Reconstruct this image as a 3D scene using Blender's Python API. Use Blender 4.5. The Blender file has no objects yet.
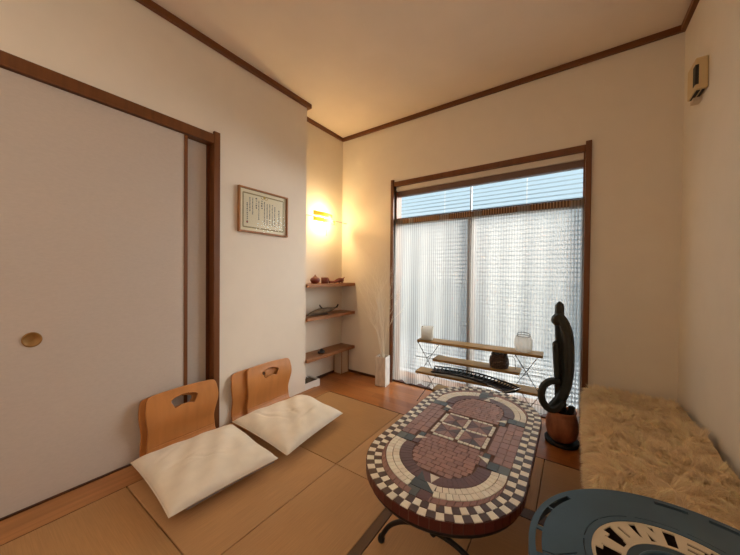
import bpy, bmesh, math, random
from mathutils import Vector, Matrix
import numpy as np
random.seed(7); rng = np.random.default_rng(7)
PI = math.pi
S = bpy.context.scene
COL = S.collection

# ------------------------------------------------------------------ camera
yaw, pitch, roll = math.radians(34.781), math.radians(.666), math.radians(.529)
F = Vector((-math.sin(yaw)*math.cos(pitch), math.cos(yaw)*math.cos(pitch), -math.sin(pitch)))
R0 = F.cross(Vector((0, 0, 1))).normalized(); U0 = R0.cross(F)
Rr = math.cos(roll)*R0 + math.sin(roll)*U0; Ur = -math.sin(roll)*R0 + math.cos(roll)*U0
cd = bpy.data.cameras.new('camera'); cam = bpy.data.objects.new('camera', cd); COL.objects.link(cam)
cam.matrix_world = Matrix(((Rr.x, Ur.x, -F.x, 0), (Rr.y, Ur.y, -F.y, 0), (Rr.z, Ur.z, -F.z, 1.0), (0, 0, 0, 1)))
cd.sensor_width = 36; cd.lens = 293.89/740*36; cd.clip_start = .01
S.camera = cam

# ------------------------------------------------------------------ view, world, lights
S.view_settings.view_transform = 'Standard'; S.view_settings.look = 'None'
S.view_settings.exposure = 0.65; S.view_settings.gamma = 1.0; S.view_settings.use_curve_mapping = False
S.cycles.use_denoising = True
S.cycles.max_bounces = 10; S.cycles.diffuse_bounces = 6; S.cycles.transparent_max_bounces = 16
S.cycles.caustics_reflective = False; S.cycles.caustics_refractive = False
S.cycles.sample_clamp_indirect = 8
W = bpy.data.worlds.new('world'); S.world = W; W.use_nodes = True
nt = W.node_tree; nt.nodes.clear()
wo = nt.nodes.new('ShaderNodeOutputWorld'); bg = nt.nodes.new('ShaderNodeBackground')
tc = nt.nodes.new('ShaderNodeTexCoord'); sx = nt.nodes.new('ShaderNodeSeparateXYZ'); cr = nt.nodes.new('ShaderNodeValToRGB')
nt.links.new(tc.outputs['Generated'], sx.inputs[0]); nt.links.new(sx.outputs['Z'], cr.inputs[0])
nt.links.new(cr.outputs[0], bg.inputs[0]); nt.links.new(bg.outputs[0], wo.inputs[0])
e = cr.color_ramp.elements
e[0].position = 0.0; e[0].color = (1, .99, .96, 1); e[1].position = 1; e[1].color = (.55, .76, .98, 1)
x_ = e.new(.12); x_.color = (.97, .98, .97, 1); x_ = e.new(.22); x_.color = (.70, .90, 1, 1)
WORLD_STRENGTH = .62
bg.inputs[1].default_value = WORLD_STRENGTH
BULB_W = 7.6
FILL_LAMP_W = 5.9
SIDE_FILL = 1.3

def portal(name, loc, rot, sx_, sy_):
    l = bpy.data.lights.new(name, 'AREA'); l.shape = 'RECTANGLE'; l.size = sx_; l.size_y = sy_; l.cycles.is_portal = True
    o = bpy.data.objects.new(name, l); o.location = loc; o.rotation_euler = rot; COL.objects.link(o); return o
portal('window_daylight', (-.66, 2.60, .93), (-PI/2, 0, 0), 1.5, 1.9)
sun = bpy.data.lights.new('sun', 'SUN'); sun.energy = 12.5; sun.angle = math.radians(60); sun.color = (1, .97, .92)
so = bpy.data.objects.new('sun', sun); COL.objects.link(so)
so.rotation_euler = Vector((-.85, -.75, -.20)).to_track_quat('-Z', 'Y').to_euler()

# ------------------------------------------------------------------ materials
def lin(c):
    return tuple(((v/255)/12.92 if v/255 <= .04045 else ((v/255+.055)/1.055)**2.4) for v in c) + (1,)
def mat(name, c, rough=.6, metal=0, spec=.5, noise=None, bump=None, emit=None):
    m = bpy.data.materials.new(name); m.use_nodes = True; n = m.node_tree; b = n.nodes['Principled BSDF']
    b.inputs['Base Color'].default_value = c if len(c) == 4 else tuple(c)+(1,)
    b.inputs['Roughness'].default_value = rough; b.inputs['Metallic'].default_value = metal
    b.inputs['Specular IOR Level'].default_value = spec
    t = n.nodes.new('ShaderNodeTexCoord')
    if noise:                       # (scale xyz, amount)
        mp = n.nodes.new('ShaderNodeMapping'); mp.inputs['Scale'].default_value = noise[0]
        nz = n.nodes.new('ShaderNodeTexNoise'); nz.inputs['Scale'].default_value = 1; nz.inputs['Detail'].default_value = 4
        n.links.new(t.outputs['Object'], mp.inputs[0]); n.links.new(mp.outputs[0], nz.inputs[0])
        r = n.nodes.new('ShaderNodeValToRGB'); a = noise[1]; cc = b.inputs['Base Color'].default_value
        r.color_ramp.elements[0].position = .3; r.color_ramp.elements[1].position = .7
        r.color_ramp.elements[0].color = (cc[0]*(1-a), cc[1]*(1-a), cc[2]*(1-a), 1)
        r.color_ramp.elements[1].color = (min(1, cc[0]*(1+a)), min(1, cc[1]*(1+a)), min(1, cc[2]*(1+a)), 1)
        n.links.new(nz.outputs[0], r.inputs[0]); n.links.new(r.outputs[0], b.inputs['Base Color'])
    if bump:                        # (scale xyz, strength, distance)
        mp = n.nodes.new('ShaderNodeMapping'); mp.inputs['Scale'].default_value = bump[0]
        nz = n.nodes.new('ShaderNodeTexNoise'); nz.inputs['Scale'].default_value = 1; nz.inputs['Detail'].default_value = 3
        bp = n.nodes.new('ShaderNodeBump'); bp.inputs['Strength'].default_value = bump[1]; bp.inputs['Distance'].default_value = bump[2]
        n.links.new(t.outputs['Object'], mp.inputs[0]); n.links.new(mp.outputs[0], nz.inputs[0])
        n.links.new(nz.outputs[0], bp.inputs['Height']); n.links.new(bp.outputs[0], b.inputs['Normal'])
    if emit:
        b.inputs['Emission Color'].default_value = emit[0]; b.inputs['Emission Strength'].default_value = emit[1]
    return m
def attr_mat(name, rough=.5, spec=.5, bump=None):
    m = mat(name, (.5, .5, .5), rough, 0, spec, bump=bump); n = m.node_tree
    a = n.nodes.new('ShaderNodeAttribute'); a.attribute_name = 'tint'
    n.links.new(a.outputs['Color'], n.nodes['Principled BSDF'].inputs['Base Color']); return m

WALLC = (.78, .71, .61)
M = {}
M['wall'] = mat('wallpaper', WALLC, .85, spec=.2, noise=((9, 9, 9), .015), bump=((260, 260, 260), .25, .001))
M['ceil'] = mat('ceiling_paper', (.80, .70, .60), .85, spec=.2, noise=((2.2, 2.2, 2.2), .05), bump=((120, 120, 120), .25, .001))
M['fusuma'] = mat('door_paper', (.55, .48, .42), .8, spec=.2, noise=((60, 60, 200), .03), bump=((300, 300, 500), .3, .001))
def wood(name, c, ax='y', rough=.45, a=.18, s=40):
    sc = {'x': (2, s, s), 'y': (s, 2, s), 'z': (s, s, 2)}[ax]
    return mat(name, c, rough, noise=(sc, a), spec=.4)
M['trimx'] = wood('trim_wood_x', lin((108, 64, 30)), 'x'); M['trimy'] = wood('trim_wood_y', lin((108, 64, 30)), 'y'); M['trimz'] = wood('trim_wood_z', lin((108, 64, 30)), 'z')
M['darkx'] = wood('dark_trim_wood', lin((72, 38, 18)), 'x'); M['darkz'] = wood('dark_trim_wood_upright', lin((84, 42, 20)), 'z')
M['shelfy'] = wood('shelf_wood', lin((150, 100, 62)), 'y'); M['ply'] = wood('bent_plywood', lin((190, 128, 72)), 'z', .35, .08, 30)
M['stripy'] = wood('edge_board_wood', lin((176, 122, 74)), 'y', .4)
M['unit'] = wood('oak_shelf_wood', lin((165, 130, 75)), 'x', .45)
M['black'] = mat('black_iron', (.012, .011, .011), .45, .3)
M['steel'] = mat('dark_steel_wire', (.10, .085, .07), .4, .8)
M['white'] = mat('white_ceramic', (.80, .76, .70), .4)
M['dark'] = mat('dark_slot', (.02, .018, .016), .7)

# floorboards by the window: planks along x
def plank_mat():
    m = mat('floorboards', lin((190, 122, 66)), .28, spec=.5); n = m.node_tree; b = n.nodes['Principled BSDF']
    t = n.nodes.new('ShaderNodeTexCoord'); br = n.nodes.new('ShaderNodeTexBrick')
    br.inputs['Scale'].default_value = 1; br.inputs['Brick Width'].default_value = .9; br.inputs['Row Height'].default_value = .076
    br.inputs['Mortar Size'].default_value = .0008; br.inputs['Color1'].default_value = lin((196, 126, 68)); br.inputs['Color2'].default_value = lin((176, 108, 54)); br.inputs['Mortar'].default_value = lin((120, 70, 34))
    n.links.new(t.outputs['Object'], br.inputs['Vector'])
    mp = n.nodes.new('ShaderNodeMapping'); mp.inputs['Scale'].default_value = (3, 45, 1); nz = n.nodes.new('ShaderNodeTexNoise'); nz.inputs['Scale'].default_value = 1
    n.links.new(t.outputs['Object'], mp.inputs[0]); n.links.new(mp.outputs[0], nz.inputs[0])
    mx = n.nodes.new('ShaderNodeMix'); mx.data_type = 'RGBA'; mx.blend_type = 'MULTIPLY'; mx.inputs[0].default_value = .35
    n.links.new(br.outputs['Color'], mx.inputs[6]); n.links.new(nz.outputs[0], mx.inputs[7]); n.links.new(mx.outputs[2], b.inputs['Base Color'])
    return m
M['planks'] = plank_mat()
def tatami_mat(name, c, ax):
    m = mat(name, c, .55, spec=.35); n = m.node_tree; b = n.nodes['Principled BSDF']
    t = n.nodes.new('ShaderNodeTexCoord')
    mp = n.nodes.new('ShaderNodeMapping'); mp.inputs['Scale'].default_value = (300, 8, 1) if ax == 'y' else (8, 300, 1)
    nz = n.nodes.new('ShaderNodeTexNoise'); nz.inputs['Scale'].default_value = 1; nz.inputs['Detail'].default_value = 3
    r = n.nodes.new('ShaderNodeValToRGB'); r.color_ramp.elements[0].color = tuple(v*.90 for v in c[:3])+(1,); r.color_ramp.elements[1].color = tuple(min(1, v*1.08) for v in c[:3])+(1,)
    r.color_ramp.elements[0].position = .3; r.color_ramp.elements[1].position = .7
    n2 = n.nodes.new('ShaderNodeTexNoise'); n2.inputs['Scale'].default_value = 3.5
    mx = n.nodes.new('ShaderNodeMix'); mx.data_type = 'RGBA'; mx.blend_type = 'MULTIPLY'; mx.inputs[0].default_value = .25
    n.links.new(t.outputs['Object'], mp.inputs[0]); n.links.new(mp.outputs[0], nz.inputs[0]); n.links.new(nz.outputs[0], r.inputs[0])
    n.links.new(t.outputs['Object'], n2.inputs[0]); n.links.new(r.outputs[0], mx.inputs[6]); n.links.new(n2.outputs[0], mx.inputs[7])
    n.links.new(mx.outputs[2], b.inputs['Base Color'])
    bp = n.nodes.new('ShaderNodeBump'); bp.inputs['Strength'].default_value = .4; bp.inputs['Distance'].default_value = .001
    n.links.new(nz.outputs[0], bp.inputs['Height']); n.links.new(bp.outputs[0], b.inputs['Normal'])
    return m
TAN = lin((200, 156, 110))
M['mat_y'] = tatami_mat('woven_rush_lengthwise', TAN, 'y'); M['mat_x'] = tatami_mat('woven_rush_crosswise', lin((190, 146, 98)), 'x')

def curtain_mat():
    m = bpy.data.materials.new('sheer_fabric'); m.use_nodes = True; n = m.node_tree; n.nodes.clear()
    o = n.nodes.new('ShaderNodeOutputMaterial')
    c = lin((192, 188, 180))
    df = n.nodes.new('ShaderNodeBsdfDiffuse'); df.inputs[0].default_value = c
    tl = n.nodes.new('ShaderNodeBsdfTranslucent'); tl.inputs[0].default_value = c
    tr = n.nodes.new('ShaderNodeBsdfTransparent')
    a = n.nodes.new('ShaderNodeMixShader'); a.inputs[0].default_value = .62
    n.links.new(df.outputs[0], a.inputs[1]); n.links.new(tl.outputs[0], a.inputs[2])
    tcn = n.nodes.new('ShaderNodeTexCoord'); mp = n.nodes.new('ShaderNodeMapping'); mp.inputs['Scale'].default_value = (50, .01, .01)
    wv = n.nodes.new('ShaderNodeTexWave'); wv.inputs['Scale'].default_value = 1.0; wv.bands_direction = 'X'; wv.inputs['Distortion'].default_value = .0
    # vertical woven stripes every 2 cm: dense / open
    sp = n.nodes.new('ShaderNodeSeparateXYZ'); n.links.new(tcn.outputs['Object'], sp.inputs[0])
    mu = n.nodes.new('ShaderNodeMath'); mu.operation = 'MULTIPLY'; mu.inputs[1].default_value = 2*PI/.0185; n.links.new(sp.outputs[0], mu.inputs[0])
    sn = n.nodes.new('ShaderNodeMath'); sn.operation = 'SINE'; n.links.new(mu.outputs[0], sn.inputs[0])
    mr = n.nodes.new('ShaderNodeMapRange'); mr.inputs[1].default_value = -.4; mr.inputs[2].default_value = .6; mr.inputs[3].default_value = .20; mr.inputs[4].default_value = .52
    n.links.new(sn.outputs[0], mr.inputs[0])
    b = n.nodes.new('ShaderNodeMixShader'); n.links.new(mr.outputs[0], b.inputs[0])
    n.links.new(a.outputs[0], b.inputs[1]); n.links.new(tr.outputs[0], b.inputs[2]); n.links.new(b.outputs[0], o.inputs[0])
    return m
M['sheer'] = curtain_mat()
def thin_glass():
    m = bpy.data.materials.new('window_glass'); m.use_nodes = True; n = m.node_tree; n.nodes.clear()
    o = n.nodes.new('ShaderNodeOutputMaterial'); tr = n.nodes.new('ShaderNodeBsdfTransparent'); gl = n.nodes.new('ShaderNodeBsdfGlossy'); gl.inputs['Roughness'].default_value = .02
    tr.inputs[0].default_value = (.95, .98, 1, 1)
    fr = n.nodes.new('ShaderNodeLayerWeight'); fr.inputs[0].default_value = .12; mx = n.nodes.new('ShaderNodeMixShader')
    n.links.new(fr.outputs['Fresnel'], mx.inputs[0]); n.links.new(tr.outputs[0], mx.inputs[1]); n.links.new(gl.outputs[0], mx.inputs[2]); n.links.new(mx.outputs[0], o.inputs[0])
    return m
M['glass'] = thin_glass()

# ------------------------------------------------------------------ helpers
def tag(o, label=None, cat=None, group=None, kind=None):
    if label: o['label'] = label
    if cat: o['category'] = cat
    if group: o['group'] = group
    if kind: o['kind'] = kind
    return o
def empty(name, loc=(0, 0, 0), rz=0, label=None, cat=None, group=None):
    o = bpy.data.objects.new(name, None); o.empty_display_size = .05; COL.objects.link(o); o.location = loc; o.rotation_euler = (0, 0, rz)
    return tag(o, label, cat, group)
def link_mesh(name, bm, m, parent=None, smooth=False, loc=None, rz=0, bevel=0, recalc=True):
    if recalc: bmesh.ops.recalc_face_normals(bm, faces=bm.faces[:])
    me = bpy.data.meshes.new(name); bm.to_mesh(me); bm.free()
    for k in (m if isinstance(m, (list, tuple)) else [m]): me.materials.append(k)
    if smooth:
        me.polygons.foreach_set('use_smooth', [True]*len(me.polygons))
    o = bpy.data.objects.new(name, me); COL.objects.link(o)
    if parent: o.parent = parent
    if loc: o.location = loc
    if rz: o.rotation_euler = (0, 0, rz)
    if bevel:
        b = o.modifiers.new('bevel', 'BEVEL'); b.width = bevel; b.segments = 2; b.limit_method = 'ANGLE'
    return o
def box(bm, x0, x1, y0, y1, z0, z1, mi=0):
    v = [bm.verts.new(p) for p in ((x0, y0, z0), (x1, y0, z0), (x1, y1, z0), (x0, y1, z0), (x0, y0, z1), (x1, y0, z1), (x1, y1, z1), (x0, y1, z1))]
    fs = [bm.faces.new([v[i] for i in f]) for f in ((0, 3, 2, 1), (4, 5, 6, 7), (0, 1, 5, 4), (1, 2, 6, 5), (2, 3, 7, 6), (3, 0, 4, 7))]
    for f in fs: f.material_index = mi
    return fs
def B(*boxes):
    bm = bmesh.new()
    for b in boxes: box(bm, *b)
    return bm
def quad(*p):
    bm = bmesh.new(); bm.faces.new([bm.verts.new(q) for q in p]); return bm
def tube(bm, pts, r, n=8, cap=True, flat=1.0):
    pts = [Vector(p) for p in pts]; rs = r if isinstance(r, (list, tuple)) else [r]*len(pts)
    up = None; rings = []
    for i, p in enumerate(pts):
        d = (pts[min(i+1, len(pts)-1)]-pts[max(i-1, 0)]).normalized()
        if up is None:
            up = Vector((0, 0, 1)) if abs(d.z) < .9 else Vector((1, 0, 0))
        up = (up-d*up.dot(d)).normalized(); s = d.cross(up)
        rings.append([bm.verts.new(p+(up*math.cos(2*PI*k/n)*flat+s*math.sin(2*PI*k/n))*rs[i]) for k in range(n)])
    for a, b in zip(rings, rings[1:]):
        for k in range(n): bm.faces.new((a[k], a[(k+1) % n], b[(k+1) % n], b[k]))
    if cap:
        bm.faces.new(rings[0][::-1]); bm.faces.new(rings[-1])
def lathe(bm, prof, c=(0, 0, 0), n=32, cap=True):
    rings = [[bm.verts.new((c[0]+r*math.cos(2*PI*k/n), c[1]+r*math.sin(2*PI*k/n), c[2]+z)) for k in range(n)] for r, z in prof]
    for a, b in zip(rings, rings[1:]):
        for k in range(n): bm.faces.new((a[k], a[(k+1) % n], b[(k+1) % n], b[k]))
    if cap:
        bm.faces.new(rings[0][::-1]); bm.faces.new(rings[-1])
def prism(bm, poly, z0, z1, mi=0):
    a = [bm.verts.new((x, y, z0)) for x, y in poly]; b = [bm.verts.new((x, y, z1)) for x, y in poly]
    fs = [bm.faces.new(a[::-1]), bm.faces.new(b)]
    n = len(poly)
    for i in range(n): fs.append(bm.faces.new((a[i], a[(i+1) % n], b[(i+1) % n], b[i])))
    for f in fs: f.material_index = mi
    return fs
def spline(pts, k=8):
    P = [Vector(p) for p in pts]; P = [2*P[0]-P[1]]+P+[2*P[-1]-P[-2]]; out = []
    for i in range(1, len(P)-2):
        for j in range(k):
            t = j/k; a, b, c, d = P[i-1], P[i], P[i+1], P[i+2]
            out.append(.5*((2*b)+(c-a)*t+(2*a-5*b+4*c-d)*t*t+(3*b-a-3*c+d)*t**3))
    out.append(P[-2]); return out
def dup(root):
    r = root.copy(); COL.objects.link(r)
    for ch in list(root.children):
        c = ch.copy(); COL.objects.link(c); c.parent = r
        for g in list(ch.children):
            d = g.copy(); COL.objects.link(d); d.parent = c
    return r
def struct(name, bm, m, parent=None, **k):
    o = link_mesh(name, bm, m, parent, **k)
    if not parent: o['kind'] = 'structure'
    return o

# ------------------------------------------------------------------ room
XL, XR, YW, YA, XC, H, YB = -1.836, .49, 2.353, 1.707, -1.994, 2.40, -1.9
T = .12
struct('floor', B((XC-T, XR+T, YB-T, YW+.35, -.08, 0)), M['planks'])
struct('ceiling', B((XC-T, XR+T, YB-T, YW+T, H, H+.08)), M['ceil'])
# left wall carries the sliding door opening y -1.0 .. 0.937, z 0 .. 1.79
struct('wall_left', B((XC-T, XL, YB, -1.0, 0, H), (XC-T, XL, .94, YA, 0, H), (XC-T, XL, -1.0, .94, 1.80, H), (XC-T, -1.93, -1.0, .94, 0, 1.80)), M['wall'])
struct('wall_alcove', B((XC-T, XC, YA, YW+T, 0, H)), M['wall'])
struct('wall_window', B((XC, -1.37, YW, YW+T, 0, H), (.05, XR+T, YW, YW+T, 0, H), (-1.37, .05, YW, YW+T, 1.81, H)), M['wall'])
struct('wall_right', B((XR, XR+T, -.35, YW, 0, H), (XR, XR+T, YB, -1.55, 0, H), (XR, XR+T, -1.55, -.35, 0, .7), (XR, XR+T, -1.55, -.35, 1.9, H)), M['wall'])
struct('wall_back', B((XC-T, XR+T, YB-T, YB, 0, H)), M['wall'])
# ceiling mouldings
mz0 = 2.366
struct('trim_1', B((XL, XL+.03, YB, YA+.025, mz0, H), (XC, XL, YA, YA+.025, mz0, H)), M['trimy'], bevel=.002)
struct('trim_2', B((XC, XC+.02, YA+.025, YW, mz0+.002, H)), M['trimy'], bevel=.002)
struct('trim_3', B((XC+.02, XR, YW-.022, YW, mz0, H)), M['trimx'], bevel=.002)
struct('trim_4', B((XR-.022, XR, YB, YW-.022, mz0, H)), M['trimy'], bevel=.002)
# wood edge board along the left wall, and dark seam borders of the sunken frame
struct('trim_5', B((XL, -1.670, YB, 1.821, 0, .018)), M['stripy'])
struct('trim_6', B((XL-.03, XL+.004, YB, .945, .018, .024)), M['darkx'])
M['hearth'] = wood('hearth_border_wood', lin((88, 58, 36)), 'y')
struct('trim_7', B((-.638, -.600, -.3, 1.078, .0, .0185)), M['hearth'])
struct('trim_8', B((-.24, .10, 1.335, 1.388, .0, .0185)), M['hearth'])
# dark baseboards
struct('baseboard_alcove', B((XC, XC+.008, YA, YW, 0, .022)), M['darkx'])
struct('baseboard_window', B((XC+.008, -1.40, YW-.008, YW, 0, .022), (.09, XR, YW-.008, YW, 0, .022)), M['darkx'])
struct('baseboard_right', B((XR-.008, XR, YB, YW-.01, 0, .022)), M['darkx'])

# tatami half mats
mats = [(-1.668, -.998, -.21, .463, 'x', 'square tan half mat in the front left corner, before the nearer cushion'),
        (-1.668, -.998, .467, 1.142, 'y', 'square tan half mat carrying the nearer white cushion'),
        (-1.668, -.998, 1.145, 1.819, 'x', 'square tan half mat carrying the farther white cushion, next to the floorboards'),
        (-.995, -.640, .467, 1.142, 'y', 'tan mat left of the mosaic table front, beside the nearer cushion'),
        (-.995, -.640, -.21, .463, 'y', 'tan mat at the bottom edge of the photo left of the dark floor strip'),
        (-.995, -.328, 1.145, 1.819, 'y', 'tan half mat under the far left part of the mosaic table'),
        (-.326, -.118, 1.392, 1.819, 'y', 'narrow tan floor panel right of the mosaic table, reached by its back right leg'),
        (-.115, .04, 1.392, 1.819, 'x', 'small tan floor panel between the mosaic table and the fur bench'),
        (-.598, -.302, .45, 1.142, 'y', 'dim tan floor panel beneath the front half of the mosaic table'),
        (-.299, .10, .45, 1.332, 'x', 'dim brown floor panel between mosaic table and blue table')]
for x0, x1, y0, y1, ax, lab in mats:
    o = link_mesh('tatami_mat', B((x0, x1, y0, y1, .0, .018)), M['mat_'+ax], bevel=.0025)
    tag(o, lab, 'floor mat', 'tatami mats laid on the floor')
struct('trim_10', B((-1.668, .04, 1.8195, 1.8245, 0, .0178), (-1.6698, -1.6682, YB, 1.8195, 0, .0176)), M['darkx'])
struct('trim_9', B((-.326, -.24, 1.145, 1.388, 0, .017), (-.302, -.299, .45, 1.145, 0, .012)), M['hearth'])

# ------------------------------------------------------------------ sliding door (left wall)
d = tag(empty('door_1', (XL, .2, 0)), kind='structure')
def rel(bm, o):
    for v in bm.verts: v.co -= o.location
    return bm
struct('door_frame', rel(B((XL-.06, XL+.012, -1.05, .938, 1.793, 1.850), (XL-.10, XL+.016, .937, .975, .018, 1.868)), d), M['trimz'], d, bevel=.002)
struct('door_panel', rel(B((XL-.030, XL-.008, -1.0, .778, .024, 1.79)), d), M['fusuma'], d)
struct('door_edge', rel(B((XL-.032, XL-.004, .778, .796, .024, 1.79)), d), M['trimz'], d)
struct('door_panel', rel(B((XL-.066, XL-.046, -.2, .919, .024, 1.79)), d), M['fusuma'], d)
struct('door_edge', rel(B((XL-.070, XL-.040, .919, .937, .024, 1.79)), d), M['darkz'], d)
bm = bmesh.new()
n = 32
prof = [(.031, -.001), (.031, .003), (.027, .004), (.0245, .0015), (.0001, .0012)]
rings = [[bm.verts.new((h, r*math.cos(2*PI*k/n)*.95, r*math.sin(2*PI*k/n))) for k in range(n)] for r, h in prof]
for a, b in zip(rings, rings[1:]):
    for k in range(n): bm.faces.new((a[k], a[(k+1) % n], b[(k+1) % n], b[k]))
h = struct('door_handle', bm, mat('bronze_pull', lin((150, 112, 62)), .4, .5), d, smooth=True); h.location = (-.0075, 0, .715)

# ------------------------------------------------------------------ window
w = tag(empty('window_1', (-.66, YW, 0)), kind='structure')
WX0, WX1 = -1.37, .05
struct('window_frame', rel(B((WX0-.03, WX0, YW-.016, YW+.03, 0, 1.866), (WX1, WX1+.032, YW-.016, YW+.03, 0, 1.866), (WX0, WX1, YW-.010, YW+.03, 1.806, 1.846)), w), M['trimz'], w, bevel=.002)
struct('window_lining', rel(B((WX0-.004, WX0+.010, YW+.03, YW+T, 0, 1.81), (WX1-.010, WX1+.004, YW+.03, YW+T, 0, 1.81), ), w), M['trimz'], w)
struct('head_board', rel(B((WX0+.01, WX1-.01, YW+.022, YW+.045, 1.766, 1.81)), w), M['wall'], w)
struct('top_rail', rel(B((WX0+.01, WX1-.01, YW+.05, YW+.09, 1.722, 1.775)), w), mat('brown_sash', lin((112, 84, 70)), .5), w)
struct('transom_rail', rel(B((WX0+.01, WX1-.01, YW+.05, YW+.10, 1.457, 1.510)), w), M['darkx'], w)
struct('mullion', rel(B((-.712, -.664, YW+.048, YW+.10, .012, 1.457)), w), M['darkz'], w)
struct('mullion', rel(B((-.700, -.690, YW+.07, YW+.09, 1.510, 1.722)), w), mat('pale_sash', lin((190, 200, 210)), .5), w)
struct('sill', rel(B((WX0+.01, WX1-.01, YW+.03, YW+T+.05, 0, .012)), w), M['darkx'], w)
for x0, x1, z0, z1 in ((WX0+.01, -.705, .03, 1.457), (-.668, WX1-.01, .03, 1.457), (WX0+.01, WX1-.01, 1.51, 1.722)):
    struct('glass_pane', rel(quad((x0, YW+.08, z0), (x1, YW+.08, z0), (x1, YW+.08, z1), (x0, YW+.08, z1)), w), M['glass'], w, recalc=False)
# added fill light in the right wall, a glowing paper screen behind the camera
w2 = tag(empty('fill_window', (XR, -.95, .7)), kind='structure')
struct('fill_panel', rel(B((XR+.05, XR+.054, -1.55, -.35, .7, 1.9)), w2), mat('fill_panel_glow', (.9, .88, .84), .9, emit=((1, .90, .80, 1), SIDE_FILL)), w2)
struct('fill_lattice', rel(B(*[(XR+.035, XR+.05, -1.55+k*.196, -1.53+k*.196, .7, 1.9) for k in range(7)], *[(XR+.036, XR+.049, -1.55, -.35, .7+k*.295, .718+k*.295) for k in range(5)]), w2), M['trimz'], w2)
# outdoor louvre blind
lb = empty('louvre_blind', (-.66, YW+.30, 0), 0, 'pale horizontal louvre blind hanging outside the large window, seen as grey-blue lines', 'blind')
bm = bmesh.new(); z = .06
while z < 1.95:
    v = [bm.verts.new(p) for p in ((-1.05, -.003, z-.0065), (1.05, -.003, z-.0065), (1.05, .004, z+.0065), (-1.05, .004, z+.0065))]
    bm.faces.new(v); z += .0345
bmesh.ops.solidify(bm, geom=bm.faces[:], thickness=.0012)
link_mesh('slats', bm, mat('louvre_paint', lin((158, 174, 184)), .5), lb, recalc=True)
bm = bmesh.new()
for x in (-1.0, -.34, .34, 1.0): tube(bm, [(x, 0, .0), (x, 0, 1.98)], .0022, 6)
link_mesh('cord', bm, M['white'], lb)
link_mesh('head_rail', B((-1.07, 1.07, -.02, .02, 1.955, 1.99)), M['white'], lb)
struct('ground', B((-6, 5, YW+.35, 12, -.10, -.02)), mat('pale_paving', (.75, .74, .72), .9))
struct('wall_outside', B((-5, 5, 5.2, 5.3, -.02, .9)), mat('pale_garden_wall', (.80, .79, .77), .9))

# sheer curtain, gathered into narrow ribs
def curtain(name, x0, x1, lab, seed):
    r = random.Random(seed); nx = int((x1-x0)/.005); nz = 26; zt, zb = 1.503, .028
    ph = [r.uniform(0, 6.28) for _ in range(6)]; xm = (x0+x1)/2
    bm = bmesh.new(); g = []
    for j in range(nz+1):
        t = j/nz; z = zt+(zb-zt)*t; row = []
        for i in range(nx+1):
            x = x0+(x1-x0)*i/nx
            y = (.004+.012*t)*(math.sin(x*17+ph[0])*.6+math.sin(x*41+ph[1]+t*1.2)*.5)
            hem = .010*math.sin(x*30+ph[2])+.006*math.sin(x*71+ph[3])
            y += -.024*max(0, t-.85)/.15*.4
            row.append(bm.verts.new((x-xm+(.004*math.sin(z*3+ph[4]+x*5)), y, z+hem*t*t)))
        g.append(row)
    for a, b in zip(g, g[1:]):
        for i in range(nx): bm.faces.new((a[i], a[i+1], b[i+1], b[i]))
    root = empty(name, (xm, YW+.022, 0), 0, lab, 'curtain', 'sheer curtains over the window')
    o = link_mesh('fabric', bm, M['sheer'], root, smooth=True)
    bm = bmesh.new()
    for i in range(nx//4):
        x = x0+(x1-x0)*(i*4+2)/nx
        box(bm, x-xm-.0032, x-xm+.0032, -.0035, .0035, 1.458, 1.508)
    link_mesh('header_tape', B((x0-xm, x1-xm, -.0015, .0015, 1.462, 1.506)), M['tape'], o)
    return root
M['tape'] = mat('curtain_header', lin((176, 140, 104)), .8)
# ribbed header
def tape_mat():
    m = M['tape']; n = m.node_tree; b = n.nodes['Principled BSDF']; t = n.nodes.new('ShaderNodeTexCoord'); sp = n.nodes.new('ShaderNodeSeparateXYZ'); n.links.new(t.outputs['Object'], sp.inputs[0])
    mu = n.nodes.new('ShaderNodeMath'); mu.operation = 'MULTIPLY'; mu.inputs[1].default_value = 2*PI/.0185; n.links.new(sp.outputs[0], mu.inputs[0])
    sn = n.nodes.new('ShaderNodeMath'); sn.operation = 'SINE'; n.links.new(mu.outputs[0], sn.inputs[0])
    r = n.nodes.new('ShaderNodeValToRGB'); r.color_ramp.elements[0].color = lin((96, 66, 44)); r.color_ramp.elements[1].color = lin((178, 144, 110))
    n.links.new(sn.outputs[0], r.inputs[0]); n.links.new(r.outputs[0], b.inputs['Base Color'])
tape_mat()
curtain('sheer_curtain', -1.385, -.677, 'left half of the sheer white ribbed curtain, beside the dried branches', 3)
curtain('sheer_curtain', -.670, .046, 'right half of the sheer white ribbed curtain, behind the twisted cactus', 5)
cr_ = link_mesh('curtain_rod', (lambda bm: (tube(bm, [(-1.365, YW+.028, 1.512), (.045, YW+.028, 1.512)], .004, 8), bm)[1])(bmesh.new()), M['darkx'])
tag(cr_, 'thin dark rod the sheer curtains hang from', 'curtain rod')

# ------------------------------------------------------------------ alcove shelves
for z, nm in ((.882, 'topmost wooden wall shelf in the alcove, under the amber lamp'), (.598, 'middle wooden wall shelf in the alcove, carrying the driftwood'), (.250, 'lowest wooden wall shelf in the alcove, above the floor')):
    o = link_mesh('wall_shelf', B((XC+.0, XL+.022, YA+.001, YW-.001, z, z+.028)), M['shelfy'], bevel=.002)
    tag(o, nm, 'shelf', 'wall shelves in the alcove')

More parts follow.
